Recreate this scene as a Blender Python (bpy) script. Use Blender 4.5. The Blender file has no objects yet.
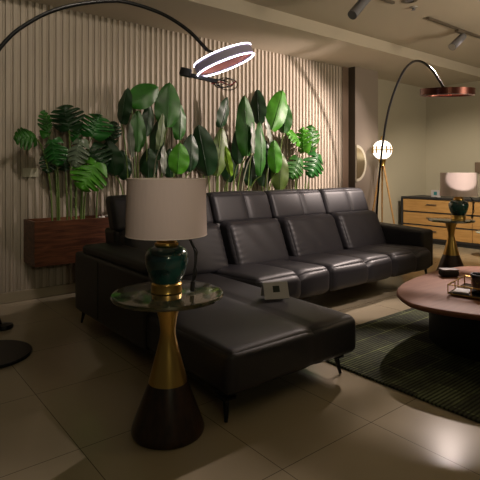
import bpy, bmesh, math, random
from mathutils import Vector, Matrix
PI = math.pi
COL = bpy.context.scene.collection
rnd = random.Random(7)

# ------------------------------------------------------------------ materials
def mat(name, color, rough=.5, metal=0., emit=None, estr=0., spec=None, coat=0., trans=0., alpha=1.):
    m = bpy.data.materials.new(name); m.use_nodes = True
    b = m.node_tree.nodes['Principled BSDF']
    b.inputs['Base Color'].default_value = (*color, 1)
    b.inputs['Roughness'].default_value = rough
    b.inputs['Metallic'].default_value = metal
    if spec is not None: b.inputs['Specular IOR Level'].default_value = spec
    if coat: b.inputs['Coat Weight'].default_value = coat; b.inputs['Coat Roughness'].default_value = .08
    if trans: b.inputs['Transmission Weight'].default_value = trans
    if emit: b.inputs['Emission Color'].default_value = (*emit, 1); b.inputs['Emission Strength'].default_value = estr
    return m

def nodes(m):
    nt = m.node_tree
    return nt, nt.nodes['Principled BSDF'], (lambda t: nt.nodes.new(t)), (lambda a, b: nt.links.new(a, b))

def coords(m, scale=(1, 1, 1), space='Object'):
    nt, b, N, L = nodes(m)
    tc = N('ShaderNodeTexCoord'); mp = N('ShaderNodeMapping'); mp.inputs['Scale'].default_value = scale
    if space == 'World':
        g = N('ShaderNodeNewGeometry'); L(g.outputs['Position'], mp.inputs['Vector'])
    else: L(tc.outputs['Object'], mp.inputs['Vector'])
    return mp.outputs['Vector']

def noise_color(m, c1, c2, scale=5, mscale=(1, 1, 1), detail=6, lo=.35, hi=.65, space='World', distortion=0.):
    nt, b, N, L = nodes(m)
    n = N('ShaderNodeTexNoise'); n.inputs['Scale'].default_value = scale; n.inputs['Detail'].default_value = detail
    n.inputs['Distortion'].default_value = distortion
    L(coords(m, mscale, space), n.inputs['Vector'])
    r = N('ShaderNodeValToRGB'); r.color_ramp.elements[0].position = lo; r.color_ramp.elements[1].position = hi
    r.color_ramp.elements[0].color = (*c1, 1); r.color_ramp.elements[1].color = (*c2, 1)
    L(n.outputs['Fac'], r.inputs['Fac']); L(r.outputs['Color'], b.inputs['Base Color'])
    return r

def bump(m, scale, strength, dist=.002, mscale=(1, 1, 1), space='World'):
    nt, b, N, L = nodes(m)
    n = N('ShaderNodeTexNoise'); n.inputs['Scale'].default_value = scale; n.inputs['Detail'].default_value = 3
    L(coords(m, mscale, space), n.inputs['Vector'])
    bp = N('ShaderNodeBump'); bp.inputs['Strength'].default_value = strength; bp.inputs['Distance'].default_value = dist
    L(n.outputs['Fac'], bp.inputs['Height']); L(bp.outputs['Normal'], b.inputs['Normal'])

M = {}
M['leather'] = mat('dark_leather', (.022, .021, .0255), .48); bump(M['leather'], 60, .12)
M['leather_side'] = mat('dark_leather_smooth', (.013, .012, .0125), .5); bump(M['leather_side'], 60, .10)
M['black_metal'] = mat('black_metal', (.012, .012, .013), .38, .6)
M['black_matte'] = mat('black_matte', (.012, .012, .011), .6)
M['gold'] = mat('brushed_gold', (.62, .40, .11), .28, 1.); bump(M['gold'], 40, .06, .001, (6, 6, .3))
M['walnut'] = mat('walnut', (.10, .04, .02), .4)
noise_color(M['walnut'], (.055, .017, .008), (.185, .068, .030), 3, (1.5, 4, 14), 6, .32, .68, distortion=.6)
M['walnut_cone'] = mat('dark_walnut', (.03, .014, .008), .35)
noise_color(M['walnut_cone'], (.014, .007, .004), (.040, .018, .009), 5, (8, 8, .8), 5)
M['table_wood'] = mat('table_wood', (.2, .1, .06), .62, spec=.3)
noise_color(M['table_wood'], (.20, .080, .045), (.27, .118, .068), 3, (1.2, 9, 3), 6, .3, .7, distortion=.4)
M['oak'] = mat('honey_oak', (.5, .28, .09), .45)
noise_color(M['oak'], (.40, .215, .065), (.52, .30, .105), 4, (3, 1.2, 12), 5, .3, .7)
M['charcoal'] = mat('charcoal_lacquer', (.022, .022, .024), .5)
M['slat'] = mat('slat_panel', (.40, .33, .27), .62)
noise_color(M['slat'], (.40, .345, .275), (.48, .415, .335), 2, (14, 14, .4), 4, .3, .7)
M['trim'] = mat('brown_trim', (.16, .11, .075), .5)
M['column'] = mat('taupe_paint', (.27, .225, .185), .6)
M['column_dark'] = mat('umber_column_side', (.055, .042, .028), .6)
M['plaster'] = mat('beige_plaster', (.42, .385, .29), .75); bump(M['plaster'], 30, .05)
M['ceiling'] = mat('ceiling_paint', (.52, .46, .36), .8)
M['basebd'] = mat('baseboard_paint', (.36, .31, .22), .5)
M['shade'] = mat('linen_shade', (.60, .50, .46), .85); bump(M['shade'], 22, .35, .006, (1, 1, .25))
M['shade_rim'] = mat('shade_rim', (.68, .60, .54), .7)
M['ceramic'] = mat('green_ceramic', (.006, .035, .03), .16, 0, coat=.8)
noise_color(M['ceramic'], (.004, .018, .017), (.012, .098, .080), 6, (1, 1, 1.6), 4, .35, .7)
M['marble'] = mat('green_marble', (.06, .07, .04), .10, 0, coat=.4)
r_ = noise_color(M['marble'], (.006, .018, .010), (.085, .066, .036), 9, (1, 1, 1), 8, .34, .72, distortion=1.6)
e_ = r_.color_ramp.elements.new(.5); e_.color = (.050, .048, .024, 1)
M['copper'] = mat('copper_rose', (.62, .25, .19), .3, .7)
M['copper_dark'] = mat('dark_copper', (.085, .025, .016), .3, .7)
M['ring_body'] = mat('grey_violet_metal', (.55, .48, .66), .45, .0)
M['led'] = mat('led_strip', (1, 1, 1), .4, 0, (.88, .84, 1.), 9.)
M['led_off'] = mat('diffuser_off', (.30, .22, .20), .4)
M['globe'] = mat('glowing_globe', (1, .95, .85), .3, 0, (1., .88, .70), 2.4)
M['white'] = mat('white_card', (.50, .48, .49), .6)
M['offwhite'] = mat('off_white_paint', (.66, .62, .50), .5)
M['dark_print'] = mat('dark_print', (.012, .018, .012), .5)
M['teal'] = mat('teal_print', (.02, .20, .22), .5)
M['grey_metal'] = mat('grey_metal', (.20, .20, .22), .45, .4)
M['light_metal'] = mat('light_metal', (.36, .34, .30), .45, .3)
M['track'] = mat('track_bronze', (.14, .115, .085), .45, .4)
M['mirror'] = mat('mirror_glass', (.30, .25, .16), .3, .7)
M['glass_black'] = mat('smoked_glass', (.010, .012, .012), .06, 0, coat=1.)
M['grey_lid'] = mat('grey_lid', (.30, .28, .30), .4)
M['pale_glass'] = mat('pale_glass', (.34, .40, .34), .12)
M['amber'] = mat('amber_glass', (.14, .05, .015), .15)
M['red'] = mat('red_cable', (.35, .03, .03), .5)
M['soil'] = mat('dark_soil', (.03, .02, .012), .95); bump(M['soil'], 90, .8, .01)
M['pebble'] = mat('white_pebble', (.55, .52, .48), .7)
M['stem'] = mat('green_stem', (.13, .21, .045), .5)
M['stem_pale'] = mat('pale_stem', (.30, .30, .22), .55)
def leafmat(n, c, rough=.44):
    m = mat(n, c, rough, 0, spec=.5)
    c1 = tuple(v * .72 for v in c); c2 = tuple(v * 1.2 for v in c)
    noise_color(m, c1, c2, 14, (1, 1, 1), 3, .3, .7)
    return m
LM = {'g': leafmat('leaf_green', (.022, .118, .010)), 'd': leafmat('leaf_deep_green', (.008, .040, .010)),
      'f': leafmat('leaf_fresh_green', (.070, .290, .014)), 'f2': leafmat('leaf_mid_green', (.055, .235, .012)),
      's': leafmat('leaf_silver_underside', (.26, .29, .24)), 'p': leafmat('leaf_pale_green', (.14, .20, .09)),
      'y': leafmat('leaf_lime', (.22, .42, .03)), 'o': leafmat('leaf_olive', (.075, .125, .022)),
      'm': leafmat('leaf_emerald', (.018, .120, .020), .34), 's2': leafmat('leaf_silver_green', (.14, .19, .13), .3)}

# floor: large glossy tiles with thin grout lines
def floor_mat():
    m = mat('floor_tile', (.36, .31, .22), .16)
    nt, b, N, L = nodes(m)
    g = N('ShaderNodeNewGeometry'); sx = N('ShaderNodeSeparateXYZ'); L(g.outputs['Position'], sx.inputs[0])
    def line(out, off, per, half):
        a = N('ShaderNodeMath'); a.operation = 'SUBTRACT'; L(out, a.inputs[0]); a.inputs[1].default_value = off
        p = N('ShaderNodeMath'); p.operation = 'PINGPONG'; L(a.outputs[0], p.inputs[0]); p.inputs[1].default_value = per / 2
        c = N('ShaderNodeMath'); c.operation = 'LESS_THAN'; L(p.outputs[0], c.inputs[0]); c.inputs[1].default_value = half
        return c.outputs[0]
    lx = line(sx.outputs['X'], .712, .5465, .0016); ly = line(sx.outputs['Y'], 1.928, .61, .0016)
    mx = N('ShaderNodeMath'); mx.operation = 'MAXIMUM'; L(lx, mx.inputs[0]); L(ly, mx.inputs[1])
    n = N('ShaderNodeTexNoise'); n.inputs['Scale'].default_value = 3; n.inputs['Detail'].default_value = 8
    L(g.outputs['Position'], n.inputs['Vector'])
    r = N('ShaderNodeValToRGB'); r.color_ramp.elements[0].color = (.335, .285, .195, 1); r.color_ramp.elements[1].color = (.385, .33, .235, 1)
    L(n.outputs['Fac'], r.inputs['Fac'])
    mix = N('ShaderNodeMix'); mix.data_type = 'RGBA'; L(mx.outputs[0], mix.inputs['Factor'])
    L(r.outputs['Color'], mix.inputs['A']); mix.inputs['B'].default_value = (.10, .08, .05, 1)
    L(mix.outputs['Result'], b.inputs['Base Color'])
    return m
M['floor'] = floor_mat()

def rug_mat():
    m = mat('rug_pile', (.02, .03, .012), .95)
    nt, b, N, L = nodes(m)
    g = N('ShaderNodeNewGeometry'); mp = N('ShaderNodeMapping'); L(g.outputs['Position'], mp.inputs['Vector'])
    # narrow dark ribs
    w = N('ShaderNodeTexWave'); w.wave_type = 'BANDS'; w.bands_direction = 'Y'; w.inputs['Scale'].default_value = 15.
    w.inputs['Distortion'].default_value = 1.2; w.inputs['Detail'].default_value = 2; w.inputs['Detail Scale'].default_value = 3
    L(mp.outputs[0], w.inputs['Vector'])
    br = N('ShaderNodeTexBrick'); br.inputs['Scale'].default_value = 1.0; br.inputs['Mortar Size'].default_value = .006
    br.inputs['Brick Width'].default_value = .34; br.inputs['Row Height'].default_value = .165
    br.inputs['Color1'].default_value = (.25, .25, .25, 1); br.inputs['Color2'].default_value = (1, 1, 1, 1); br.inputs['Mortar'].default_value = (1.5, 1.5, 1.3, 1)
    L(mp.outputs[0], br.inputs['Vector'])
    r = N('ShaderNodeValToRGB'); r.color_ramp.elements[0].color = (.010, .014, .005, 1); r.color_ramp.elements[1].color = (.155, .185, .085, 1)
    L(w.outputs['Fac'], r.inputs['Fac'])
    n = N('ShaderNodeTexNoise'); n.inputs['Scale'].default_value = 6; n.inputs['Detail'].default_value = 5; L(mp.outputs[0], n.inputs['Vector'])
    mm = N('ShaderNodeMix'); mm.data_type = 'RGBA'; mm.blend_type = 'MULTIPLY'; mm.inputs['Factor'].default_value = 1
    L(r.outputs['Color'], mm.inputs['A']); L(br.outputs['Color'], mm.inputs['B'])
    m2 = N('ShaderNodeMix'); m2.data_type = 'RGBA'; m2.blend_type = 'MULTIPLY'; m2.inputs['Factor'].default_value = .7
    r3 = N('ShaderNodeValToRGB'); r3.color_ramp.elements[0].position = .38; r3.color_ramp.elements[1].position = .62; r3.color_ramp.elements[0].color = (.12, .12, .12, 1)
    L(n.outputs['Fac'], r3.inputs['Fac']); L(mm.outputs['Result'], m2.inputs['A']); L(r3.outputs['Color'], m2.inputs['B'])
    L(m2.outputs['Result'], b.inputs['Base Color'])
    bp = N('ShaderNodeBump'); bp.inputs['Distance'].default_value = .006; bp.inputs['Strength'].default_value = .6
    L(w.outputs['Fac'], bp.inputs['Height']); L(bp.outputs['Normal'], b.inputs['Normal'])
    return m
M['rug'] = rug_mat()

# ------------------------------------------------------------------ mesh helpers
def obj(name, bm, material, parent=None, smooth=35):
    bmesh.ops.recalc_face_normals(bm, faces=bm.faces[:])
    me = bpy.data.meshes.new(name); bm.to_mesh(me); bm.free()
    me.materials.append(material)
    if smooth:
        for p in me.polygons: p.use_smooth = True
        me.set_sharp_from_angle(angle=math.radians(smooth))
    o = bpy.data.objects.new(name, me); COL.objects.link(o)
    if parent is not None:
        o.parent = parent
        # meshes are authored in the thing's local frame
    return o

def thing(name, label, cat, loc=(0, 0, 0), rz=0, group=None):
    o = bpy.data.objects.new(name, None); COL.objects.link(o)
    o.empty_display_size = .1; o.location = loc; o.rotation_euler = (0, 0, rz)
    o['label'] = label; o['category'] = cat
    if group: o['group'] = group
    return o

def tag(o, label, cat, group=None):
    o['label'] = label; o['category'] = cat
    if group: o['group'] = group
    return o

def struct(name, bm, m, smooth=0):
    o = obj(name, bm, m, None, smooth); o['kind'] = 'structure'; return o

def box(bm, x0, x1, y0, y1, z0, z1, bev=0., seg=2):
    t = bmesh.new(); bmesh.ops.create_cube(t, size=1)
    for v in t.verts: v.co = Vector(((x0 + x1) / 2 + v.co.x * (x1 - x0), (y0 + y1) / 2 + v.co.y * (y1 - y0), (z0 + z1) / 2 + v.co.z * (z1 - z0)))
    if bev: bmesh.ops.bevel(t, geom=t.edges[:], offset=bev, segments=seg, affect='EDGES', profile=.5)
    return merge(bm, t)

def merge(bm, t, mtx=None):
    me = bpy.data.meshes.new('tmp'); t.to_mesh(me); t.free()
    if mtx is not None: me.transform(mtx)
    bm.from_mesh(me); bpy.data.meshes.remove(me); return bm

def B(*a, **k): return box(bmesh.new(), *a, **k)

def lathe(profile, n=48, center=(0, 0, 0), bm=None):
    bm = bm or bmesh.new(); rings = []
    for r, z in profile:
        if r < 1e-5: rings.append([bm.verts.new((center[0], center[1], center[2] + z))])
        else: rings.append([bm.verts.new((center[0] + r * math.cos(2 * PI * i / n), center[1] + r * math.sin(2 * PI * i / n), center[2] + z)) for i in range(n)])
    for a, b in zip(rings, rings[1:]):
        for i in range(n):
            j = (i + 1) % n
            if len(a) == 1 and len(b) == 1: continue
            if len(a) == 1: bm.faces.new((a[0], b[i], b[j]))
            elif len(b) == 1: bm.faces.new((a[i], a[j], b[0]))
            else: bm.faces.new((a[i], a[j], b[j], b[i]))
    return bm

def catmull(pts, sub=6, closed=False):
    pts = [Vector(p) for p in pts]; out = []; n = len(pts)
    for i in range(n if closed else n - 1):
        if closed: p0, p1, p2, p3 = pts[i - 1], pts[i], pts[(i + 1) % n], pts[(i + 2) % n]
        else: p0, p1, p2, p3 = pts[max(i - 1, 0)], pts[i], pts[i + 1], pts[min(i + 2, n - 1)]
        for k in range(sub):
            t = k / sub
            out.append(.5 * ((2 * p1) + (p2 - p0) * t + (2 * p0 - 5 * p1 + 4 * p2 - p3) * t * t + (3 * p1 - p0 - 3 * p2 + p3) * t ** 3))
    if not closed: out.append(pts[-1])
    return out

def tube(pts, r, n=10, bm=None, r2=None, cap=True, closed=False):
    bm = bm or bmesh.new(); pts = [Vector(p) for p in pts]; rings = []; m = len(pts); prev = None
    for i, p in enumerate(pts):
        if closed: d = pts[(i + 1) % m] - pts[i - 1]
        else: d = pts[min(i + 1, m - 1)] - pts[max(i - 1, 0)]
        d.normalize()
        u = prev if prev is not None else (Vector((0, 0, 1)) if abs(d.z) < .9 else Vector((1, 0, 0)))
        u = (u - d * u.dot(d)).normalized(); prev = u; v = d.cross(u)
        rr = r if r2 is None else r + (r2 - r) * i / (m - 1)
        rings.append([bm.verts.new(p + (u * math.cos(2 * PI * k / n) + v * math.sin(2 * PI * k / n)) * rr) for k in range(n)])
    prs = list(zip(rings, rings[1:])) + ([(rings[-1], rings[0])] if closed else [])
    for a, b in prs:
        for k in range(n): bm.faces.new((a[k], a[(k + 1) % n], b[(k + 1) % n], b[k]))
    if cap and not closed: bm.faces.new(rings[0][::-1]); bm.faces.new(rings[-1])
    return bm

def cushion(x0, x1, y0, y1, z0, z1, r=.05, bulge=.02, seams=(), seam_d=.008, seam_axis=0, side=0., cuts=22, shape=None, front=0.):
    """rounded upholstered block: crowned top, stitched grooves, optional free shaping function"""
    bm = bmesh.new(); bmesh.ops.create_cube(bm, size=2)
    bmesh.ops.subdivide_edges(bm, edges=bm.edges[:], cuts=cuts, use_grid_fill=True)
    hx, hy, hz = (x1 - x0) / 2, (y1 - y0) / 2, (z1 - z0) / 2
    c = Vector(((x0 + x1) / 2, (y0 + y1) / 2, (z0 + z1) / 2)); r = min(r, hx * .95, hy * .95, hz * .95)
    def ease(t):  # concentrate vertices near the edges
        return math.copysign(1 - (1 - abs(t)) ** 1.5, t)
    for v in bm.verts:
        u, w, q = ease(v.co.x), ease(v.co.y), ease(v.co.z)
        p = Vector((u * hx, w * hy, q * hz))
        inn = Vector((max(-hx + r, min(hx - r, p.x)), max(-hy + r, min(hy - r, p.y)), max(-hz + r, min(hz - r, p.z))))
        d = p - inn
        if d.length > 1e-9:
            p = inn + d.normalized() * r if (abs(p.x) >= hx - 1e-6 or abs(p.y) >= hy - 1e-6 or abs(p.z) >= hz - 1e-6) else p
        fu, fw, fq = max(0, 1 - u * u), max(0, 1 - w * w), max(0, 1 - q * q)
        if q > 0: p.z += bulge * (fu * fw) ** .5 * q
        if side: p.x += side * math.copysign((fw * fq), u) * abs(u)
        if front and w < 0: p.y -= front * (fu * fq) ** .5 * -w
        for s in seams:
            t = (u if seam_axis == 0 else w) - s
            g = math.exp(-(t / .035) ** 2) + .6 * math.exp(-(t / .12) ** 2)
            if q > .3: p.z -= seam_d * g * min(1, (q - .3) / .4)
            if seam_axis == 0 and w < -.3: p.y += seam_d * g * min(1, (-w - .3) / .4)
        p = p + c
        if shape: p = shape(p, u, w, q)
        v.co = p
    return bm

# ------------------------------------------------------------------ measured positions (metres)
YAW = math.radians(51.35)
# leaf: base, tip, width, roll, material, plant, where its stalk enters the soil
BANANA = [
    ((2.021, 4.16, 1.766), (2.316, 4.14, 1.955), 0.208, 15, 'g', 0, (2.103, 4.244)),
    ((1.939, 4.2, 1.567), (1.98, 4.18, 1.914), 0.148, -35, 'd', 0, (2.042, 4.256)),
    ((2.047, 4.08, 1.305), (2.052, 4.06, 1.693), 0.148, 20, 'g', 0, (2.123, 4.22)),
    ((1.977, 4.06, 1.257), (1.943, 4.04, 1.573), 0.067, -35, 's', 0, (2.07, 4.214)),
    ((2.394, 4.14, 1.561), (2.416, 4.12, 2.003), 0.23, 10, 'g', 0, (2.383, 4.238)),
    ((2.579, 4.2, 1.445), (2.579, 4.18, 1.818), 0.152, 30, 'g', 0, (2.522, 4.256)),
    ((2.238, 4.02, 1.327), (2.291, 4.0, 1.678), 0.086, 40, 'p', 0, (2.266, 4.202)),
    ((2.423, 3.99, 1.101), (2.438, 3.97, 1.398), 0.18, -8, 'f', 0, (2.405, 4.193)),
    ((2.309, 4.03, 1.11), (2.297, 4.01, 1.376), 0.089, 50, 's', 0, (2.319, 4.205)),
    ((2.305, 4.22, 1.238), (2.317, 4.2, 1.63), 0.141, -25, 'd', 0, (2.317, 4.262)),
    ((2.208, 4.22, 1.469), (2.24, 4.2, 1.78), 0.121, 15, 'd', 0, (2.243, 4.262)),
    ((2.699, 4.2, 1.12), (2.711, 4.18, 1.511), 0.176, 20, 'd', 0, (2.612, 4.256)),
    ((2.918, 4.19, 1.078), (2.778, 4.17, 1.607), 0.246, -20, 'd', 1, (2.988, 4.253)),
    ((2.85, 4.24, 1.268), (2.913, 4.22, 1.587), 0.141, 25, 'd', 1, (2.937, 4.268)),
    ((3.037, 4.12, 1.587), (3.128, 4.1, 1.922), 0.153, 40, 'd', 1, (3.078, 4.232)),
    ((3.378, 4.1, 1.296), (3.333, 4.08, 1.962), 0.199, 5, 'g', 1, (3.333, 4.226)),
    ((3.613, 4.17, 1.669), (3.566, 4.15, 2.062), 0.164, -25, 'd', 1, (3.51, 4.247)),
    ((3.796, 4.15, 1.609), (3.97, 4.13, 2.102), 0.238, 8, 'f2', 2, (3.809, 4.241)),
    ((4.037, 4.2, 1.589), (4.051, 4.18, 1.95), 0.162, -15, 'g', 2, (3.99, 4.256)),
    ((3.078, 4.0, 1.078), (2.985, 3.98, 1.388), 0.072, -30, 'y', 1, (3.109, 4.196)),
    ((3.547, 4.06, 1.075), (3.545, 4.04, 1.688), 0.148, 25, 'g', 1, (3.461, 4.214)),
    ((3.766, 4.05, 1.109), (3.717, 4.03, 1.483), 0.151, -10, 'f2', 2, (3.787, 4.211)),
    ((3.867, 4.09, 0.899), (3.864, 4.07, 1.352), 0.187, -5, 'o', 2, (3.863, 4.223)),
    ((3.028, 4.18, 1.077), (3.106, 4.16, 1.604), 0.178, 15, 'o', 1, (3.071, 4.25)),
    ((3.314, 4.18, 1.209), (3.313, 4.16, 1.628), 0.135, -10, 'd', 1, (3.286, 4.25)),
    ((3.435, 4.04, 1.329), (3.418, 4.02, 1.667), 0.096, 55, 's', 1, (3.376, 4.208)),
    ((3.747, 4.08, 1.441), (3.637, 4.06, 1.752), 0.106, 50, 's', 2, (3.773, 4.22)),
    ((3.742, 4.16, 1.166), (3.693, 4.14, 1.488), 0.093, 0, 'd', 2, (3.769, 4.244)),
    ((1.902, 4.25, 1.083), (1.815, 4.23, 1.405), 0.189, -10, 'd', 0, (2.014, 4.271)),
    ((2.013, 4.25, 1.044), (1.963, 4.23, 1.327), 0.137, 15, 'd', 0, (2.097, 4.271)),
    ((2.24, 4.24, 1.061), (2.24, 4.22, 1.354), 0.158, -8, 'd', 0, (2.267, 4.268)),
    ((2.498, 4.26, 1.059), (2.498, 4.24, 1.363), 0.144, 10, 'd', 0, (2.461, 4.274)),
    ((3.236, 4.26, 1.009), (3.277, 4.24, 1.365), 0.171, -12, 'd', 1, (3.227, 4.274)),
    ((3.546, 4.25, 0.959), (3.559, 4.23, 1.326), 0.152, 10, 'd', 1, (3.459, 4.271)),
    ((3.72, 4.24, 0.956), (3.796, 4.22, 1.285), 0.155, -10, 'd', 2, (3.753, 4.268)),
]
MONSTERA = [
    ((1.159, 4.12, 1.398), (0.972, 4.07, 1.403), 0.163, 10, 'g', 0, (1.335, 4.268)),
    ((1.445, 4.17, 1.482), (1.369, 4.12, 1.711), 0.249, -5, 'd', 0, (1.492, 4.252)),
    ((1.645, 4.16, 1.431), (1.708, 4.11, 1.67), 0.26, 8, 'm', 0, (1.602, 4.288)),
    ((1.523, 4.12, 1.397), (1.436, 4.07, 1.137), 0.168, 15, 's2', 0, (1.535, 4.259)),
    ((1.651, 4.06, 1.207), (1.482, 4.01, 0.943), 0.261, -10, 'f', 0, (1.605, 4.248)),
    ((1.28, 4.1, 1.386), (1.297, 4.05, 1.136), 0.176, 20, 'm', 0, (1.402, 4.288)),
    ((1.307, 4.24, 1.291), (1.275, 4.19, 1.086), 0.122, -25, 'd', 0, (1.417, 4.35)),
    ((1.279, 4.2, 1.425), (1.255, 4.15, 1.671), 0.132, 55, 'g', 0, (1.401, 4.336)),
    ((1.655, 4.23, 1.336), (1.803, 4.18, 1.12), 0.245, 0, 'd', 0, (1.608, 4.332)),
    ((1.54, 4.24, 1.404), (1.513, 4.19, 1.601), 0.122, 30, 'm', 0, (1.545, 4.267)),
    ((1.416, 4.26, 1.312), (1.433, 4.21, 1.103), 0.159, -10, 'd', 0, (1.476, 4.304)),
    ((1.877, 4.26, 1.4), (1.894, 4.21, 1.621), 0.144, 25, 'd', 0, (1.73, 4.273)),
    ((4.484, 4.16, 1.396), (4.466, 4.11, 1.755), 0.22, 15, 'g', 1, (4.455, 4.261)),
    ((4.55, 4.12, 1.346), (4.387, 4.07, 1.022), 0.258, -15, 'm', 1, (4.492, 4.253)),
    ((4.171, 4.08, 1.288), (4.003, 4.03, 1.015), 0.205, -10, 'g', 1, (4.283, 4.266)),
    ((4.382, 4.2, 1.37), (4.294, 4.15, 1.71), 0.172, -30, 'f', 1, (4.399, 4.351)),
    ((4.331, 4.22, 1.493), (4.075, 4.17, 1.65), 0.156, 30, 'f', 1, (4.371, 4.339)),
]
ARC_LEFT = [(0.638, 3.227, 1.677), (0.651, 3.222, 1.787), (0.692, 3.205, 1.875), (0.764, 3.176, 1.973), (0.848, 3.142, 2.048), (0.928, 3.109, 2.106), (1.01, 3.076, 2.149), (1.12, 3.031, 2.189), (1.262, 2.973, 2.222), (1.379, 2.926, 2.23), (1.528, 2.865, 2.2), (1.651, 2.815, 2.152), (1.777, 2.764, 2.069), (1.886, 2.72, 1.956)]
DISC_LEFT = (0.636, 3.228, 0.0)
RING_LEFT = (1.977, 2.647, 1.884)  # depth 3.30 px60=0.411
ARC_RIGHT = [(5.43, 3.882, 0.507), (5.379, 3.804, 1.015), (5.325, 3.72, 1.404), (5.255, 3.611, 1.753), (5.172, 3.482, 1.996), (5.062, 3.312, 2.193), (4.959, 3.153, 2.308), (4.862, 3.004, 2.343), (4.785, 2.884, 2.327), (4.699, 2.752, 2.264), (4.607, 2.61, 2.15), (4.542, 2.509, 2.035), (4.5, 2.445, 1.952)]
BASE_RIGHT = (5.455, 3.92, 0.0)
RING_RIGHT = (4.512, 2.41, 1.9)

def wobj(name, bm, material, parent, smooth=35):
    """part whose mesh is authored in world coordinates under an unrotated thing"""
    off = Vector((0, 0, 0)); p = parent
    while p is not None: off += p.location; p = p.parent
    bmesh.ops.translate(bm, verts=bm.verts[:], vec=-off)
    return obj(name, bm, material, parent, smooth)

def dup(root, loc, rz, label, group=None):
    r = root.copy(); COL.objects.link(r); r.location = loc; r.rotation_euler = (0, 0, rz)
    r['label'] = label
    if group: r['group'] = group
    for ch in list(root.children):
        c = ch.copy(); COL.objects.link(c); c.parent = r
        for g in list(ch.children):
            d = g.copy(); COL.objects.link(d); d.parent = c
    return r

# ------------------------------------------------------------------ the room
ZS, ZC, YS = 2.62, 2.757, 3.574        # soffit height, main ceiling height, soffit edge
WALL, WR, WX = 4.48, 4.66, 8.0
struct('floor', B(-3.2, WX, -3.4, WR, -.06, 0), M['floor'])
bm = bmesh.new()
box(bm, -3.2, WX, YS, WR, ZS, ZC + .1); box(bm, -3.2, WX, -3.4, YS, ZC, ZC + .1)
struct('ceiling', bm, M['ceiling'])

# ribbed wall panel: repeating wide rib / narrow rib profile
bm = bmesh.new(); prof = []
x = -3.2; xe = 5.43; per = .0605
while x < xe - .001:
    for dx, y in ((0, WALL), (.013, WALL), (.0145, WALL - .006), (.017, WALL - .006), (.0185, WALL), (.0300, WALL), (.0335, WALL - .020), (.036, WALL - .022), (.0575, WALL - .022), (.0595, WALL - .019)):
        prof.append((min(x + dx, xe), y))
    x += per
prof.append((xe, WALL))
lo = [bm.verts.new((a, b, 0.09)) for a, b in prof]; hi = [bm.verts.new((a, b, ZS)) for a, b in prof]
for i in range(len(prof) - 1): bm.faces.new((lo[i], lo[i + 1], hi[i + 1], hi[i]))
b0, b1, t0, t1 = (bm.verts.new(p) for p in ((-3.2, WALL + .05, .09), (xe, WALL + .05, .09), (-3.2, WALL + .05, ZS), (xe, WALL + .05, ZS)))
bm.faces.new((b1, b0, t0, t1))
struct('wall_back', bm, M['slat'])
struct('baseboard_back', B(-3.2, 5.43, WALL - .03, WALL + .05, 0, .09, .004, 1), M['basebd'])
struct('trim_1', B(5.43, 5.555, WALL - .035, WALL + .05, 0, ZS), M['trim'])
bm = B(5.563, 6.10, 4.33, WR + .02, 0, ZS)
struct('trim_2', bm, M['column'])                       # the column's painted face
struct('trim_3', B(5.556, 5.563, 4.332, WALL + .05, 0, ZS), M['column_dark'])  # thin slab on the column's left side, darker than its front
struct('wall_right', B(6.10, WX, WR, WR + .08, 0, ZC), M['plaster'])
struct('wall_end', B(WX, WX + .08, -3.4, WR + .08, 0, ZC), M['plaster'])
struct('baseboard_end', B(WX - .015, WX, -3.4, WR, 0, .08), M['basebd'])

# ------------------------------------------------------------------ sectional sofa
sofa = thing('sectional_sofa', 'long black leather sectional sofa with a chaise in front of the ribbed wall', 'sofa', (2.9, 3.1, 0))
SX = [(2.175, 2.955), (2.96, 3.80), (3.805, 4.455)]
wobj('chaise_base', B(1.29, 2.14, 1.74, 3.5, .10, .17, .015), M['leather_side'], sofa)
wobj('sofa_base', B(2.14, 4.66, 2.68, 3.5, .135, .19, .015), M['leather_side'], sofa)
def sag(p, u, w, q):      # seats fall a little towards the back
    if q > 0: p.z -= .035 * (.5 + .5 * w) * q
    return p
def chs(p, u, w, q):
    if q > 0: p.z += -.012 * (1 - (w + 1) / 2) * q
    return p
wobj('chaise_cushion', cushion(1.275, 2.17, 1.67, 3.22, .125, .340, .04, .020, seams=(.22,), seam_d=.014, side=.008, shape=chs, front=.012, cuts=40), M['leather'], sofa)
for i, (a, b) in enumerate(SX):
    wobj('seat_cushion', cushion(a, b, 2.53, 3.30, .155, .372, .06, .024, seams=(.12,), seam_d=.016, cuts=40, side=.0, shape=sag, front=.025), M['leather'], sofa)
# backs
BX = [(1.475, 2.375), (2.385, 3.045), (3.055, 3.79), (3.80, 4.50)]
def lean(k, z0):
    def f(p, u, w, q):
        p.y += k * (p.z - z0); return p
    return f
def wrinkle(p, u, w, q):
    p.y += .42 * (p.z - .40)
    if w < -.2:                                   # soft creases running out of the corners
        e = (max(0, abs(u) - .45) / .55) ** 1.5
        p.y += .0022 * e * math.sin(26 * q + 9 * abs(u) + 3 * u) + .003 * math.sin(7 * u + 4 * q + p.x * 5) * (1 - u * u)
    return p
for i, (a, b) in enumerate(BX):
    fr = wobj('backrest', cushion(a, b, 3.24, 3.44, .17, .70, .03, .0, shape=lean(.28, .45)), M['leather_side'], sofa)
    wobj('headrest', cushion(a + .004, b - .004, 3.20, 3.335, .675, .935, .04, .012, seams=(), seam_d=0, front=.012,
         cuts=40, shape=lambda p, u, w, q: Vector((p.x, p.y + .38 * (p.z - .45) + (.012 * math.exp(-((u - .10) / .035) ** 2) + .007 * math.exp(-((u - .10) / .12) ** 2) if w < -.2 else 0), p.z))), M['leather'], fr)
    wobj('lumbar_cushion', cushion(a + .035, b - .03, 3.06, 3.24, .325, .70, .05, .0, side=.010, front=.016, cuts=34, shape=wrinkle), M['leather'], fr)
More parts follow.
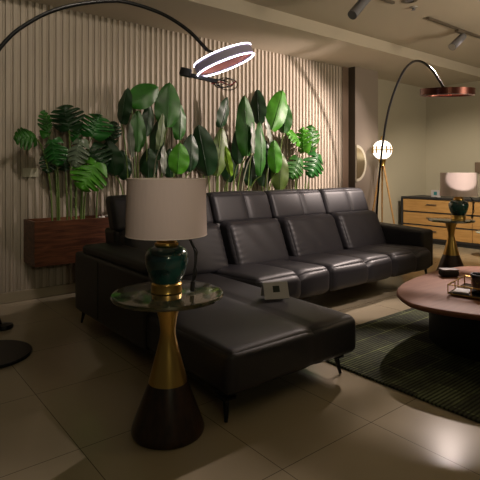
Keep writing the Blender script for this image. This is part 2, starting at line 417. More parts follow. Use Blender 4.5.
# arms
def rarm(p, u, w, q):
    if q > 0: p.z += .035 * (w + 1) / 2 * q
    return p
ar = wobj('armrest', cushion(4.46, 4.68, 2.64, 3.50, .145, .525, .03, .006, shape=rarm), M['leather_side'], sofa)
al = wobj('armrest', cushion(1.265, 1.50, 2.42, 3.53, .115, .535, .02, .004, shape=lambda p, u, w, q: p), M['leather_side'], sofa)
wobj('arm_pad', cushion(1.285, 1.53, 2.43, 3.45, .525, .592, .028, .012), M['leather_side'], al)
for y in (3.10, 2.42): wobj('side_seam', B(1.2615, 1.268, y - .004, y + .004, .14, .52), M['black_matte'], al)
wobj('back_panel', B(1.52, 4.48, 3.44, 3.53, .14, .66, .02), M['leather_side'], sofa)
def sofa_leg(x, y, dx, dy, h=.115):
    bm = bmesh.new(); tube([(x, y, h), (x + dx * .035, y + dy * .035, .004)], .017, 12, bm, r2=.008)
    box(bm, x - .035, x + .035, y - .035, y + .035, h - .02, h - .003, .004, 1)
    return bm
for x, y, dx, dy in ((1.33, 3.50, -.4, .8), (1.315, 1.745, -.6, -.8), (2.085, 1.76, .5, -.6), (4.64, 2.72, .5, -.5), (4.62, 3.45, .5, .8), (3.0, 3.45, 0, .8)):
    wobj('leg', sofa_leg(x, y, dx, dy, .115 if x < 2.5 else .15), M['black_metal'], sofa)

# price card, tent folded, on the chaise
pc = thing('price_card', 'small grey tent card with a dark printed square on the chaise', 'card', (1.99, 2.15, .362), math.radians(-24))
bm = bmesh.new()
w, h, d, t = .078, .100, .045, .0015
for s in (-1, 1):
    t_ = B(-w, w, -t / 2, t / 2, 0, h)
    merge(bm, t_, Matrix.Translation((0, s * d, 0)) @ Matrix.Rotation(s * math.atan2(d, h), 4, 'X'))
obj('folded_card', bm, M['white'], pc, 0)
t_ = B(-.020, .022, -.0012, .0002, .040, .078); bm = bmesh.new()
merge(bm, t_, Matrix.Translation((0, -d - .0009, 0)) @ Matrix.Rotation(-math.atan2(d, h), 4, 'X'))
obj('printed_square', bm, M['dark_print'], pc, 0)

# ------------------------------------------------------------------ side tables
def make_table(label, loc):
    t = thing('side_table', label, 'side table', loc, 0, 'gold hourglass side tables')
    obj('tabletop', lathe([(0, .578), (.225, .578), (.238, .582), (.242, .590), (.238, .598), (.225, .601), (0, .601)], 72), M['marble'], t)
    obj('pedestal', lathe([(0, .577), (.070, .577), (.066, .565), (.052, .53), (.040, .49), (.034, .45), (.033, .43), (.036, .40), (.050, .345), (.070, .27), (.084, .215), (.0, .215)], 48), M['gold'], t)
    obj('base', lathe([(0, .216), (.084, .216), (.152, .035), (.157, .015), (.154, .003), (.148, 0), (0, 0)], 64), M['walnut_cone'], t)
    return t
T1 = (1.061, 1.827, 0); T2 = (5.115, 2.685, 0)
tb = make_table('round marble side table on a gold hourglass pedestal beside the chaise', T1)
dup(tb, T2, .4, 'gold hourglass side table past the right arm of the sofa')

def make_lamp(label, loc, rz):
    l = thing('table_lamp', label, 'lamp', loc, rz, 'green jar table lamps')
    obj('base', lathe([(0, 0), (.066, 0), (.068, .004), (.066, .010), (.066, .036), (.060, .042), (0, .042)], 40), M['gold'], l)
    obj('jar', lathe([(0, .036), (.056, .036), (.066, .052), (.080, .082), (.090, .115), (.0945, .142), (.093, .162), (.084, .181), (.068, .193), (.050, .200), (0, .202)], 56), M['ceramic'], l)
    obj('neck', lathe([(0, .199), (.048, .199), (.052, .204), (.051, .212), (.044, .216), (.040, .232), (.036, .238), (.016, .250), (.010, .275), (.010, .34), (0, .34)], 32), M['gold'], l)
    sh = obj('lamp_shade', lathe([(.173, .246), (.1745, .248), (.1690, .487), (.1675, .489), (.1655, .487), (.1710, .250), (.173, .246)], 72), M['shade'], l)
    for r, z in ((.173, .247), (.1677, .488)):
        obj('shade_trim', tube([(r * math.cos(2 * PI * i / 64), r * math.sin(2 * PI * i / 64), z) for i in range(64)], .0028, 6, closed=True), M['shade_rim'], sh)
    bm = bmesh.new()
    for k in range(3): a = 2 * PI * k / 3; tube([(0, 0, .335), (.167 * math.cos(a), .167 * math.sin(a), .44)], .0022, 6, bm)
    obj('shade_spider', bm, M['gold'], sh)
    # cord hanging from the socket, looped and tied at the jar's side
    bm = bmesh.new()
    tube(catmull([(.015, -.0, .262), (.06, -.03, .258), (.095, -.045, .235), (.118, -.052, .19), (.122, -.055, .14), (.116, -.056, .085), (.112, -.055, .05)], 6), .0048, 8, bm)
    tube(catmull([(.095, -.040, .236), (.112, -.058, .20), (.128, -.050, .165), (.124, -.062, .12), (.112, -.062, .10)], 6), .0034, 8, bm)
    tube(catmull([(.112, -.055, .21), (.13, -.06, .18), (.122, -.045, .14), (.128, -.06, .095), (.118, -.05, .06)], 6), .0034, 8, bm)
    tube([(.112, -.055, .055), (.110, -.055, .012)], .010, 10, bm)
    obj('cord', bm, M['black_matte'], l)
    return l
lp = make_lamp('table lamp with green glazed jar and drum shade in front of the chaise', (T1[0] - .004, T1[1] + .004, .602), -.55)
lf_ = dup(lp, (T2[0] + .075, T2[1] - .045, .602), -.75, 'green jar lamp with pale drum shade on the far side table near the dresser')
lf_.scale = (1.1, 1.1, 1.04)

# ------------------------------------------------------------------ wall planters and plants
def planter(label, x0, x1, pebbles):
    t = thing('wall_planter', label, 'planter', ((x0 + x1) / 2, 4.29, .338), 0, 'walnut wall planters')
    y0, y1, z0, z1, k = 4.126, WALL - .026, .338, .71, .022
    wobj('front_board', B(x0, x1, y0, y0 + k, z0, z1, .002, 1), M['walnut'], t)
    wobj('back_board', B(x0, x1, y1 - k, y1, z0, z1, .002, 1), M['walnut'], t)
    for a, b in ((x0, x0 + k), (x1 - k, x1)): wobj('end_board', B(a, b, y0 + k, y1 - k, z0, z1, .002, 1), M['walnut'], t)
    wobj('bottom_board', B(x0 + k, x1 - k, y0 + k, y1 - k, z0, z0 + k), M['walnut'], t)
    bm = B(x0 + k, x1 - k, y0 + k, y1 - k, z1 - .06, z1 - .03)
    bmesh.ops.subdivide_edges(bm, edges=bm.edges[:], cuts=8, use_grid_fill=True)
    for v in bm.verts:
        if v.co.z > z1 - .035: v.co.z += rnd.uniform(-.006, .008)
    wobj('soil', bm, M['soil'], t)
    if pebbles:
        bm = bmesh.new()
        for i in range(70):
            s = bmesh.new(); bmesh.ops.create_icosphere(s, subdivisions=2, radius=1)
            r = rnd.uniform(.013, .022)
            merge(bm, s, Matrix.Translation((rnd.uniform(1.78, x1 - .06), rnd.uniform(y0 + .05, y1 - .05), z1 - .022 + rnd.uniform(0, .016))) @ Matrix.Diagonal((r * 1.3, r, r * .7, 1)))
        o = wobj('pebbles', bm, M['pebble'], t); o['kind'] = 'stuff'; o['label'] = 'white pebbles over the soil'
    return t
planter('walnut planter box mounted on the ribbed wall at left', 1.149, 2.56, True)
planter('walnut planter box mounted behind the sofa backs', 2.64, 4.70, False)
SOIL = .682

def basis(base, tip, roll, toward):
    L = (tip - base); ln = L.length; L.normalize()
    n = toward - L * toward.dot(L); n.normalize()
    n = Matrix.Rotation(math.radians(roll), 3, L) @ n
    return L, n, L.cross(n), ln

def banana_leaf(base, tip, width, roll, toward, curl):
    L, n, s, ln = basis(base, tip, roll, toward); bm = bmesh.new(); NT, NS = 18, 8; rows = []
    for i in range(NT + 1):
        t = i / NT
        w = width / 2 * (math.sin(PI * min(1, max(0, .04 + .955 * t)) ** .85) ** .62)
        if i == NT: w *= .15
        row = []
        for j in range(NS + 1):
            q = j / NS * 2 - 1
            fold = -.30 * width * abs(q) ** 1.3 * .55 * (1 - .5 * t)
            wav = .006 * math.sin(t * 17 + q * 3 + curl * 9) * abs(q)
            row.append(bm.verts.new(base + L * (t * ln) + s * (w * q) + n * (fold + wav - curl * ln * (t - .3) ** 2)))
        rows.append(row)
    for a, b in zip(rows, rows[1:]):
        for j in range(NS): bm.faces.new((a[j], a[j + 1], b[j + 1], b[j]))
    mid = [base + L * (i / 10 * ln) + n * (.002 - curl * ln * (i / 10 - .3) ** 2) for i in range(11)]
    tube(mid, .0042, 6, bm, r2=.001)
    return bm

def monstera_leaf(base, tip, width, roll, toward, seed):
    L, n, s, ln = basis(base, tip, roll, toward); bm = bmesh.new(); NT, NS = 72, 6
    rr = random.Random(seed); ph = rr.uniform(0, .5); lobes = 4.8
    for side in (-1, 1):
        rows = []
        for i in range(NT + 1):
            t = i / NT
            w = width / 2 * (1 - max(0, (t - .30) / .70) ** 1.9) ** .75 * (1 - max(0, (.30 - t) / .34) ** 2.4 * .75)
            fr = (t * lobes + ph + (.18 if side > 0 else 0)) % 1
            cut = 1.0
            if .10 < t < .93:
                g = min(fr, 1 - fr)
                cut = .34 + .66 * min(1, max(0, g - .065) / .12) ** .5
            row = []
            for j in range(NS + 1):
                q = j / NS; ww = w * cut * q
                sl = .27 * ln * (ww / (width / 2)) * (1 - t * .75)           # lobes sweep towards the tip
                back = -.20 * ln * math.exp(-(t / .13) ** 2) * q               # heart lobes behind the stalk
                droop = -.22 * width * q * q * .6 - .10 * ln * t * t
                row.append(bm.verts.new(base + L * (t * ln * .86 + sl * .85 + back) + s * (side * ww) + n * (droop + .004 * math.cos(fr * 2 * PI))))
            rows.append(row)
        for a, b in zip(rows, rows[1:]):
            for j in range(NS): bm.faces.new((a[j], a[j + 1], b[j + 1], b[j]))
    bmesh.ops.remove_doubles(bm, verts=bm.verts[:], dist=.0004)
    tube([base + L * (i / 8 * ln * .8) + n * (.003 - .10 * ln * (i / 8) ** 2) for i in range(9)], .0035, 6, bm, r2=.001)
    return bm

def stem_bm(base, foot, r):
    b = Vector(base); f = Vector((foot[0], foot[1], SOIL)); h = b.z - f.z
    return tube(catmull([f, f + Vector(((b.x - f.x) * .12, (b.y - f.y) * .12, h * .45)), f + Vector(((b.x - f.x) * .55, (b.y - f.y) * .55, h * .85)), b], 6), r, 8, r2=r * .6)

TOWARD = Vector((-.45, -.86, .18)).normalized()
def banana_plant(idx, label, loc):
    t = thing('banana_plant', label, 'plant', (loc[0], loc[1], SOIL), 0, 'banana plants behind the sofa')
    for k, (b, tp, w, rl, m, p, ft) in enumerate(BANANA):
        if p != idx: continue
        lf = wobj('leaf', banana_leaf(Vector(b), Vector(tp), w * 1.14, rl, TOWARD, rnd.uniform(.04, .16)), LM[m], t, 60)
        if m in 'sp': lf['label'] = 'pale folded leaf'
        wobj('stem', stem_bm(b, ft, .0085), M['stem_pale'] if m in 'sp' else M['stem'], t)
    return t
banana_plant(0, 'leftmost broad-leaved banana plant behind the near lamp shade', (2.35, 4.28))
banana_plant(1, 'banana plant with tall upright leaves at the middle of the wall', (3.2, 4.28))
banana_plant(2, 'banana plant beside the split-leaf plant at right', (3.85, 4.28))
def monstera_plant(idx, label, loc):
    t = thing('monstera_plant', label, 'plant', (loc[0], loc[1], SOIL), 0, 'monstera plants')
    for k, (b, tp, w, rl, m, p, ft) in enumerate(MONSTERA):
        if p != idx: continue
        wobj('leaf', monstera_leaf(Vector(b), Vector(tp), w * 1.25, rl, TOWARD, k), LM[m], t, 60)
        wobj('stem', stem_bm(b, ft, .008), M['stem'], t)
    return t
monstera_plant(0, 'split-leaf monstera growing at the left end of the walnut planter', (1.5, 4.29))
monstera_plant(1, 'small split-leaf monstera at the right end of the greenery', (4.4, 4.29))
gp = thing('grass_tuft', 'thin tuft of upright green blades on the pebbles', 'plant', (1.98, 4.30, SOIL))
bm = bmesh.new()
for i in range(14):
    a = rnd.uniform(-.06, .06); hh = rnd.uniform(.12, .26)
    tube([(a * .3, rnd.uniform(-.02, .02), 0), (a * .7, 0, hh * .6), (a * 1.5, -.02, hh)], .004, 5, bm, r2=.001)
obj('blades', bm, M['stem'], gp)

tag(wobj('wall_label', B(1.138, 1.271, WALL - .030, WALL - .0245, 1.076, 1.155, .002, 1), M['offwhite'], None), 'small pale plate on the ribbed wall left of the monstera', 'sign')

# ------------------------------------------------------------------ arc lamps
def ring_bm(R, h, th, n=72):
    return lathe([(R - th, -h / 2), (R, -h / 2), (R, h / 2), (R - th, h / 2), (R - th, -h / 2)], n)
al_ = thing('arc_floor_lamp', 'tall black arc lamp with lit tilted ring over the sofa at left', 'lamp', DISC_LEFT, 0, 'arc floor lamps')
wobj('base', lathe([(0, 0), (.235, 0), (.24, .004), (.24, .018), (.236, .022), (0, .022)], 64, DISC_LEFT), M['black_metal'], al_)
pl = [(DISC_LEFT[0] - .0, DISC_LEFT[1], .02), (DISC_LEFT[0] - .003, DISC_LEFT[1] + .001, .5), (DISC_LEFT[0] - .003, DISC_LEFT[1] + .001, 1.0), (DISC_LEFT[0] - .003, DISC_LEFT[1] + .001, 1.45)] + list(ARC_LEFT)
wobj('pole', tube(catmull(pl, 8), .0125, 12), M['black_metal'], al_)
RC = Vector(RING_LEFT)
def ring_frame(c, major, tilt_axis_toward):
    u = major.normalized(); n = tilt_axis_toward - u * tilt_axis_toward.dot(u); n.normalize(); v = n.cross(u)
    return Matrix.Translation(c) @ Matrix((u, v, n)).transposed().to_4x4()
VR = Vector((math.sin(YAW), -math.cos(YAW), 0)); VF = Vector((math.cos(YAW), math.sin(YAW), 0)); UP = Vector((0, 0, 1))
# ring plane: its long axis climbs to the right, and we look slightly up into it
MR = ring_frame(RC, VR * .93 + UP * .36 + VF * .05, UP * .93 - VR * .36 - VF * .05)
def ring_part(name, bm, m, par, mtx):
    bmesh.ops.transform(bm, matrix=mtx, verts=bm.verts[:]); return wobj(name, bm, m, par)
RR = .207
rg = ring_part('ring_shade', ring_bm(RR, .062, .016), M['ring_body'], al_, MR)
ring_part('inner_band', ring_bm(RR - .0165, .046, .003), M['copper'], rg, MR)
for z in (-.0345, .0345):
    bm = bmesh.new(); tube([((RR - .001) * math.cos(2 * PI * i / 72), (RR - .001) * math.sin(2 * PI * i / 72), z) for i in range(72)], .0048, 8, bm, closed=True)
    o = ring_part('light_strip', bm, M['led'], rg, MR); o['label'] = 'glowing white strip'
# holder between pole end and ring, power box and loose cables below the ring's left side
e = Vector(ARC_LEFT[-1]); inner = MR @ Vector((-(RR - .03) * .30, -(RR - .02) * .9, .03))
wobj('holder', tube([e, e.lerp(inner, .5), inner], .010, 10), M['black_metal'], al_)
q0 = RC + VR * -.31 + UP * -.080; q1 = RC + VR * -.06 + UP * -.155
q0 = RC + VR * -.28 + UP * -.09; q1 = RC + VR * -.045 + UP * -.145
bm = bmesh.new(); d = (q1 - q0).normalized()
def barm(a, b, w, h):
    d = (b - a); ln = d.length; d.normalize(); s = d.cross(UP).normalized(); n = s.cross(d)
    return Matrix.Translation((a + b) / 2) @ Matrix((d, s, n)).transposed().to_4x4() @ Matrix.Diagonal((ln, w, h, 1))
for a, b, w, h in ((q0, q1, .030, .026), (q0 + UP * .012 - d * .02, q0 + d * .055 + UP * .012, .05, .055)):
    merge(bm, B(-.5, .5, -.5, .5, -.5, .5, .06, 1), barm(a, b, w, h))
wobj('power_box', bm, M['black_matte'], al_)
lk = MR @ Vector((-RR, 0, -.03))
wobj('hanging_wire', tube([q0 + d * .12, lk], .006, 8), M['black_matte'], al_)
for k in range(4):
    bm = bmesh.new(); c = RC + VR * (-.035 + .02 * k) + UP * (-.150 - .010 * (k % 2)); rx = .042 + .008 * k; rz = .020 + .006 * k
    tube([c + VR * (rx * math.cos(2 * PI * i / 28)) + UP * (rz * math.sin(2 * PI * i / 28)) + VF * (.012 * math.sin(4 * PI * i / 28 + k) + .008 * k) for i in range(28)], .0035, 6, bm, closed=True)
    wobj('loose_cable', bm, M['black_matte'], al_)
bm = bmesh.new(); c = RC + VR * .0 + UP * -.16
tube(catmull([c + VR * -.09, c + VR * -.02 + UP * .012, c + VR * .04 + UP * -.008, c + VR * .085 + UP * .02], 6), .0042, 6, bm)
o = wobj('red_wire', bm, M['red'], al_); o['label'] = 'red wire'

ar_ = thing('arc_floor_lamp', 'black arc lamp with unlit copper ring rising behind the right arm', 'lamp', BASE_RIGHT, 0, 'arc floor lamps')
wobj('base', lathe([(0, 0), (.205, 0), (.21, .004), (.21, .018), (.206, .022), (0, .022)], 64, BASE_RIGHT), M['black_metal'], ar_)
pl = [(BASE_RIGHT[0], BASE_RIGHT[1], .02), (BASE_RIGHT[0] - .01, BASE_RIGHT[1] - .01, .25)] + list(ARC_RIGHT)
wobj('pole', tube(catmull(pl, 8), .0135, 12), M['black_metal'], ar_)
MQ = ring_frame(Vector(RING_RIGHT), VR, UP - VF * .10)
rg = ring_part('ring_shade', ring_bm(.250, .062, .018), M['copper_dark'], ar_, MQ)
ring_part('inner_band', ring_bm(.2315, .044, .003), M['copper'], rg, MQ)
for z in (-.033,):
    bm = bmesh.new(); tube([(.241 * math.cos(2 * PI * i / 72), .241 * math.sin(2 * PI * i / 72), z) for i in range(72)], .005, 8, bm, closed=True)
    ring_part('light_strip', bm, M['led_off'], rg, MQ)
e = Vector(ARC_RIGHT[-1])
wobj('holder', tube([e, Vector(RING_RIGHT) + Vector((e.x - RING_RIGHT[0], e.y - RING_RIGHT[1], .02))], .012, 10), M['black_metal'], ar_)
bm = bmesh.new(); c = Vector(RING_RIGHT)
a0 = (e - c); a0.z = 0; a0.normalize()
tube([c + a0 * .235, c - a0 * .235], .010, 8, bm)
wobj('crossbar', bm, M['copper_dark'], ar_)

# small black foot of another stand at the picture's left edge
ft = thing('stand_foot', 'small round black stand foot near the baseboard at the far left', 'stand', (.838, 3.75, 0))
obj('disc', lathe([(0, 0), (.055, 0), (.06, .006), (.055, .03), (.02, .036), (0, .036)], 32), M['black_metal'], ft)
obj('rod', tube([(-.02, .0, .03), (-.10, .02, .30)], .008, 8), M['black_metal'], ft)

# ------------------------------------------------------------------ globe lamp on a wooden tripod
gx, gy, gz = 5.905, 4.12, 1.437
tl = thing('globe_floor_lamp', 'glowing glass globe lamp on a slim golden tripod by the column', 'lamp', (gx, gy, 0))
bm = bmesh.new(); bmesh.ops.create_uvsphere(bm, u_segments=40, v_segments=24, radius=.137)
bmesh.ops.translate(bm, verts=bm.verts[:], vec=(0, 0, gz)); obj('globe', bm, M['globe'], tl)
bm = bmesh.new()
for k in range(6):
    a = PI * k / 6
    t_ = bmesh.new()
    pts = [(.1385 * math.cos(a) * math.cos(b), .1385 * math.sin(a) * math.cos(b), gz + .1385 * math.sin(b)) for b in [(-.35 + .14 * i) for i in range(6)]]
    tube(pts, .011, 6, bm)
    pts = [(-p[0], -p[1], p[2]) for p in pts]; tube(pts, .011, 6, bm)
lathe([(.1378, -.010), (.141, -.010), (.141, .004), (.1378, .004), (.1378, -.010)], 40, (0, 0, gz), bm)
obj('gold_fretwork', bm, M['gold'], tl)
bm = bmesh.new(); tube([(.03 * math.cos(2 * PI * i / 24), 0, gz + .163 + .03 * math.sin(2 * PI * i / 24)) for i in range(24)], .008, 8, bm, closed=True)
lathe([(0, .125), (.035, .128), (.03, .142), (0, .146)], 24, (0, 0, gz), bm)
obj('top_ring', bm, M['gold'], tl)
obj('collar', lathe([(0, -.135), (.055, -.130), (.050, -.165), (.038, -.20), (.045, -.225), (0, -.23)], 24, (0, 0, gz)), M['gold'], tl)
for k in range(3):
    a = math.radians(-90 + 6 + 120 * k)
    obj('leg', tube([(.02 * math.cos(a), .02 * math.sin(a), gz - .21), (.26 * math.cos(a), .26 * math.sin(a), .0045)], .014, 10, r2=.010), M['oak'], tl)

# half-round mirror on the column
mr = thing('half_round_mirror', 'half-round mirror with pale frame on the taupe column', 'mirror', (5.566, 4.33, 1.245))
def half(rx, rz, y0, y1, inset=0):
    bm = bmesh.new(); n = 32
    pts = [(inset + (rx - inset) * math.sin(PI * i / n), (rz) * math.cos(PI * i / n)) for i in range(n + 1)]
    a = [bm.verts.new((p[0], y0, p[1])) for p in pts]; b = [bm.verts.new((p[0], y1, p[1])) for p in pts]
    bm.faces.new(a); bm.faces.new(b[::-1])
    for i in range(len(pts)): j = (i + 1) % len(pts); bm.faces.new((a[i], b[i], b[j], a[j]))
    return bm
obj('frame', half(.225, .262, -.022, -.001), M['offwhite'], mr)
obj('mirror_glass', half(.185, .222, -.0245, -.0222, 0), M['mirror'], mr)

# ------------------------------------------------------------------ dresser and what stands on it
DX, DT = 7.02, .722
dr = thing('dresser', 'long dresser with honey wood drawers in a charcoal case by the end wall', 'dresser', (DX + .3, 3.35, 0))
y0, y1 = 2.2, 4.54
bm = bmesh.new()
box(bm, DX, DX + .62, y0, y1, DT - .03, DT, .003, 1); box(bm, DX, DX + .62, y1 - .035, y1, 0.05, DT - .03); box(bm, DX, DX + .62, y0, y0 + .035, .05, DT - .03)
box(bm, DX + .012, DX + .60, y0 + .035, y1 - .035, .05, .08); box(bm, DX + .58, DX + .62, y0, y1, .05, DT - .03)
for k in (1, 2): box(bm, DX + .010, DX + .58, y0 + .035, y1 - .035, .08 + .204 * k - .012, .08 + .204 * k + .006)
wobj('case', bm, M['charcoal'], dr)
wobj('plinth', B(DX + .03, DX + .58, y0 + .03, y1 - .03, .0, .05), M['black_matte'], dr)
for c in range(2):
    for k in range(3):
        a = y0 + .04 + c * 1.135; b = a + 1.125
        z0 = .086 + .204 * k; z1 = z0 + .180 + (.008 if k == 2 else 0)
        dwr = wobj('drawer', B(DX + .004, DX + .5, a, b, z0, z1, .002, 1), M['oak'], dr)
        bm = bmesh.new(); yc = b - .50; zc = (z0 + z1) / 2 + .02
        box(bm, DX - .016, DX - .008, yc - .085, yc + .085, zc - .008, zc + .008, .002, 1)
        for s in (-.07, .07): box(bm, DX - .010, DX + .006, yc + s - .006, yc + s + .006, zc - .006, zc + .006)
        wobj('handle', bm, M['track'], dwr)
sg = thing('counter_sign', 'small white card with a teal mark on the dresser top', 'card', (DX + .16, 4.02, DT), math.radians(90 - 12))
obj('card_stand', B(-.088, .088, -.008, .008, 0, .112, .002, 1), M['white'], sg)
obj('teal_mark', B(-.03, .03, .008, .0095, .035, .085, .004, 1), M['teal'], sg)

sw = tag(wobj('wall_panel', B(WX - .03, WX, 3.60, 3.78, 1.10, 1.28, .004, 1), M['trim'], None), 'small brown panel on the end wall above the far lamp', 'panel')

# small pedestal with a glass top at the right edge
pd = thing('pedestal_table', 'small table with pale glass top at the right edge before the dresser', 'side table', (6.40, 2.80, 0))
obj('tabletop', lathe([(0, .335), (.20, .335), (.21, .342), (.20, .349), (0, .349)], 48), M['pale_glass'], pd)
obj('stem', lathe([(0, .02), (.02, .02), (.02, .335), (0, .335)], 20), M['black_metal'], pd)
obj('foot', lathe([(0, 0), (.13, 0), (.13, .012), (.02, .022), (0, .022)], 32), M['black_metal'], pd)

# ------------------------------------------------------------------ rug and coffee table
tag(wobj('area_rug', B(2.17, 4.3, .2, 2.20, .0, .012, .004, 1), M['rug'], None), 'dark green ribbed rug under the coffee table', 'rug')

ct = thing('coffee_table', 'low walnut coffee table with rounded top on a black drum', 'table', (3.2, 1.35, .012))
ctl = [(2.51, 1.52), (2.585, 1.67), (2.72, 1.79), (2.95, 1.885), (3.3, 1.945), (3.65, 1.96), (3.92, 1.86), (4.02, 1.60), (3.95, 1.25), (3.75, .92), (3.45, .74), (3.12, .72), (2.85, .86), (2.68, 1.06), (2.56, 1.28)]
out = catmull([(a, b, 0) for a, b in ctl], 6, True)
cen = Vector((3.25, 1.4, 0)); bm = bmesh.new(); layers = []
for sc, z in ((.0, .322), (.955, .322), (.985, .330), (1.0, .342), (1.0, .350), (.993, .358), (.985, .360), (.0, .360)):
    if sc == 0: layers.append([bm.verts.new((cen.x, cen.y, z))])
    else: layers.append([bm.verts.new((cen.x + (p.x - cen.x) * sc, cen.y + (p.y - cen.y) * sc, z)) for p in out])
n = len(out)
for a, b in zip(layers, layers[1:]):
    for i in range(n):
        j = (i + 1) % n
        if len(a) == 1: bm.faces.new((a[0], b[j], b[i]))
        elif len(b) == 1: bm.faces.new((a[i], a[j], b[0]))
        else: bm.faces.new((a[i], a[j], b[j], b[i]))
wobj('tabletop', bm, M['table_wood'], ct, 50)
wobj('drum_base', lathe([(0, .012), (.40, .012), (.405, .02), (.405, .31), (.40, .323), (0, .323)], 64, (3.24, 1.40, 0)), M['black_matte'], ct)

sp = thing('smart_speaker', 'rounded black box with grey lid at the back of the coffee table', 'speaker', (3.375, 1.79, .361), math.radians(-38))
obj('body', cushion(-.065, .065, -.04, .04, 0, .052, .022, .0, cuts=10), M['black_matte'], sp)
obj('lid', cushion(-.062, .062, -.037, .037, .046, .056, .02, .001, cuts=10), M['grey_lid'], sp)

# serving tray with gold gallery rail
tr = thing('serving_tray', 'black tray with gold rail on the coffee table', 'tray', (3.05, 1.35, .361), math.radians(10))
# local frame: x along the left edge of the tray (away from the viewer), y to the left
tw, tl_ = .33, .40
obj('tray_floor', B(-tw / 2, tw / 2, -tl_ / 2, tl_ / 2, .010, .020, .003, 1), M['glass_black'], tr)
bm = bmesh.new()
for z in (.012, .066):
    P_ = [(-tw / 2, -tl_ / 2, z), (tw / 2, -tl_ / 2, z), (tw / 2, tl_ / 2, z), (-tw / 2, tl_ / 2, z)]
    for a, b in zip(P_, P_[1:] + P_[:1]): tube([a, b], .0035, 8, bm)
for a in (-tw / 2, tw / 2):
    for b in (-tl_ / 2, -tl_ / 6, tl_ / 6, tl_ / 2): tube([(a, b, .012), (a, b, .066)], .0035, 8, bm)
for s in (-1, 1):
    for k in (-.03, .03): tube([(k, s * tl_ / 2, .012), (k, s * tl_ / 2, .066)], .0035, 8, bm)
obj('rail', bm, M['gold'], tr)
for a in (-.14, .14):
    for b in (-.17, .17): obj('foot', lathe([(0, 0), (.010, 0), (.012, .010), (0, .010)], 16, (a, b, 0)), M['gold'], tr)
# smoked glasses and a white saucer on the tray
MT = Matrix.Translation((3.05, 1.35, .361)) @ Matrix.Rotation(math.radians(10), 4, 'Z')
def tumbler(label, lx, ly, lz, r, h):
    p = MT @ Vector((lx, ly, lz))
    t = thing('tumbler', label, 'glass', p, 0, 'smoked glasses on the tray')
    obj('bowl', lathe([(0, 0), (r * .8, 0), (r * .92, .006), (r, h), (r * .93, h), (r * .84, .012), (0, .010)], 36), M['glass_black'], t)
    obj('rim', lathe([(r * .92, h - .003), (r * 1.02, h - .003), (r * 1.02, h + .003), (r * .92, h + .003), (r * .92, h - .003)], 36), M['grey_metal'], t)
tumbler('taller smoked black glass at the front of the gold-railed tray', -.052, .048, .020, .050, .112)
tumbler('shorter smoked glass behind the taller one on the tray', .062, -.03, .020, .045, .085)
sc_ = thing('napkin', 'folded pale napkin lying on the tray', 'napkin', MT @ Vector((-.095, .135, .0205)), math.radians(10 + 5))
obj('cloth', cushion(-.055, .055, -.045, .045, 0, .008, .003, .001, cuts=8), M['white'], sc_)

# ------------------------------------------------------------------ ceiling fittings
def spot_head(bm, a, b, r):
    a, b = Vector(a), Vector(b); tube([a, a.lerp(b, .03), a.lerp(b, .97), b], r, 24, bm); return bm
tk = thing('track_light', 'ceiling track with one bronze spotlight at upper right', 'light', (5.3, 2.735, ZC))
wobj('rail', B(4.72, 5.92, 2.718, 2.752, ZC - .022, ZC, .002, 1), M['track'], tk)
wobj('adapter', B(5.33, 5.50, 2.712, 2.758, ZC - .050, ZC - .020, .004, 1), M['track'], tk)
wobj('bracket', tube([(5.44, 2.735, ZC - .04), (5.44, 2.735, ZC - .095)], .010, 10), M['track'], tk)
wobj('spotlight', spot_head(bmesh.new(), (5.475, 2.735, ZC - .075), (5.235, 2.735, ZC - .235), .042), M['grey_metal'], tk)
wobj('lens', spot_head(bmesh.new(), (5.234, 2.735, ZC - .2357), (5.229, 2.735, ZC - .239), .036), M['light_metal'], tk)
s2 = thing('ceiling_spotlight', 'grey cylinder spotlight at the top edge above the sofa', 'light', (3.66, 2.70, ZC))
wobj('rail', B(3.45, 4.05, 2.683, 2.717, ZC - .022, ZC, .002, 1), M['track'], s2)
wobj('bracket', tube([(3.62, 2.70, ZC - .02), (3.60, 2.70, ZC - .09)], .010, 10), M['track'], s2)
wobj('spotlight', spot_head(bmesh.new(), (3.655, 2.70, ZC - .035), (3.425, 2.70, ZC - .255), .044), M['grey_metal'], s2)
dl = thing('recessed_downlight', 'round recessed downlight at the top edge of the ceiling', 'light', (4.13, 2.58, ZC - .0005))
obj('trim_ring', lathe([(.045, 0), (.075, 0), (.075, -.006), (.045, -.010), (.045, 0)], 32), M['track'], dl)
obj('lens', lathe([(0, -.001), (.046, -.001), (.046, -.004), (0, -.004)], 32), M['grey_metal'], dl)
sk = thing('smoke_detector', 'tiny chrome sprinkler head on the ceiling beside the track', 'detector', (4.33, 2.66, ZC - .0005))
obj('plate', lathe([(0, 0), (.04, 0), (.036, -.008), (0, -.010)], 24), M['light_metal'], sk)
obj('head', lathe([(0, -.009), (.014, -.009), (.012, -.026), (.022, -.030), (0, -.032)], 16), M['grey_metal'], sk)

# ------------------------------------------------------------------ light
def spot(name, loc, target, energy, color, size=60, blend=.4, radius=.04):
    l = bpy.data.lights.new(name, 'SPOT'); l.energy = energy; l.color = color; l.spot_size = math.radians(size); l.spot_blend = blend; l.shadow_soft_size = radius
    o = bpy.data.objects.new(name, l); COL.objects.link(o); o.location = loc
    o.rotation_euler = (Vector(target) - Vector(loc)).to_track_quat('-Z', 'Y').to_euler(); return o
def point(name, loc, energy, color, radius=.1):
    l = bpy.data.lights.new(name, 'POINT'); l.energy = energy; l.color = color; l.shadow_soft_size = radius
    o = bpy.data.objects.new(name, l); COL.objects.link(o); o.location = loc; return o
WARM = (1., .80, .60); PINK = (1., .82, .74)
WORLD = .03
# track spotlights seen in the picture
spot('track_spot_right', (5.20, 2.73, 2.50), (2.6, 1.15, 0), 400, PINK, 52, .35, .03)
spot('track_spot_sofa', (3.40, 2.72, 2.48), (2.2, 2.45, .35), 60, PINK, 30, .9, .03)
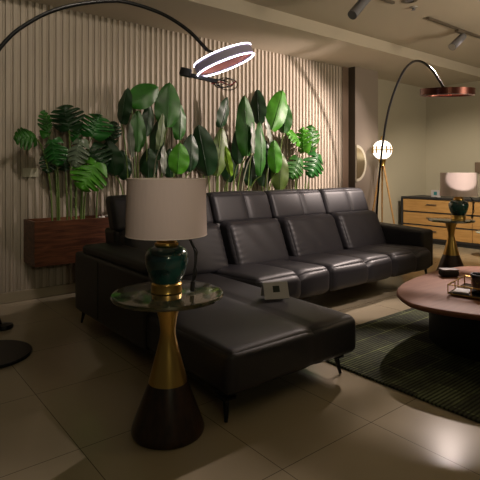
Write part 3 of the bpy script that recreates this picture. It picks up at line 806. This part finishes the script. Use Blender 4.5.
# unseen spotlights, each placed to light the surface it is named for
spot('wall_wash_spot', (5.25, 2.45, 2.15), (4.05, 4.45, 1.40), 420, PINK, 74, .5, .03)
spot('wall_wash_near', (5.5, 2.2, 2.66), (5.2, 4.45, 1.6), 120, PINK, 40, .7, .03)
spot('floor_edge_spot', (.2, 3.0, 2.70), (.9, 4.42, .05), 45, PINK, 13, .3, .02)
spot('sofa_spot', (3.1, 1.1, 2.70), (3.2, 3.3, .70), 260, PINK, 52, .7, .03)
spot('lamp_spot', (.35, -.2, 2.70), (1.06, 1.83, .90), 55, PINK, 15, 1., .05)
spot('far_lamp_spot', (2.9, .6, 2.60), (5.19, 2.64, 1.0), 600, PINK, 5.6, .15, .01)
spot('left_wall_spot', (.6, 2.0, 2.70), (1.3, 4.48, 2.1), 58, (1, .86, .70), 74, .7, .03)
spot('column_spot', (5.1, 1.6, 2.70), (5.9, 4.3, 1.25), 190, PINK, 26, 1., .03)
spot('dresser_spot', (4.6, 1.8, 2.70), (7.2, 3.6, .6), 460, (1., .85, .68), 54, .7, .03)
# added unseen uplights that brighten the ceiling and its bounce
spot('ceiling_fill_right', (4.8, -.3, 1.65), (4.9, .6, 2.75), 260, (1, .85, .66), 150, .8, .5)
spot('ceiling_fill_left', (.0, -1.2, 1.75), (.3, .2, 2.75), 62, (1, .92, .60), 140, .8, .15)

w = bpy.data.worlds.new('room_ambience'); bpy.context.scene.world = w; w.use_nodes = True
w.node_tree.nodes['Background'].inputs[0].default_value = (.95, .86, .66, 1)
w.node_tree.nodes['Background'].inputs[1].default_value = WORLD

# ------------------------------------------------------------------ camera
cd = bpy.data.cameras.new('camera'); cam = bpy.data.objects.new('camera', cd); COL.objects.link(cam)
cam.location = (0, 0, 1.12); cam.rotation_euler = (PI / 2, 0, YAW - PI / 2)
cd.sensor_width = 36; cd.lens = 482 / 480 * 36; cd.shift_y = -68 / 480; cd.clip_start = .05
sc = bpy.context.scene; sc.camera = cam
sc.view_settings.view_transform = 'Standard'; sc.view_settings.look = 'None'
sc.view_settings.exposure = 0; sc.view_settings.gamma = 1; sc.view_settings.use_curve_mapping = False
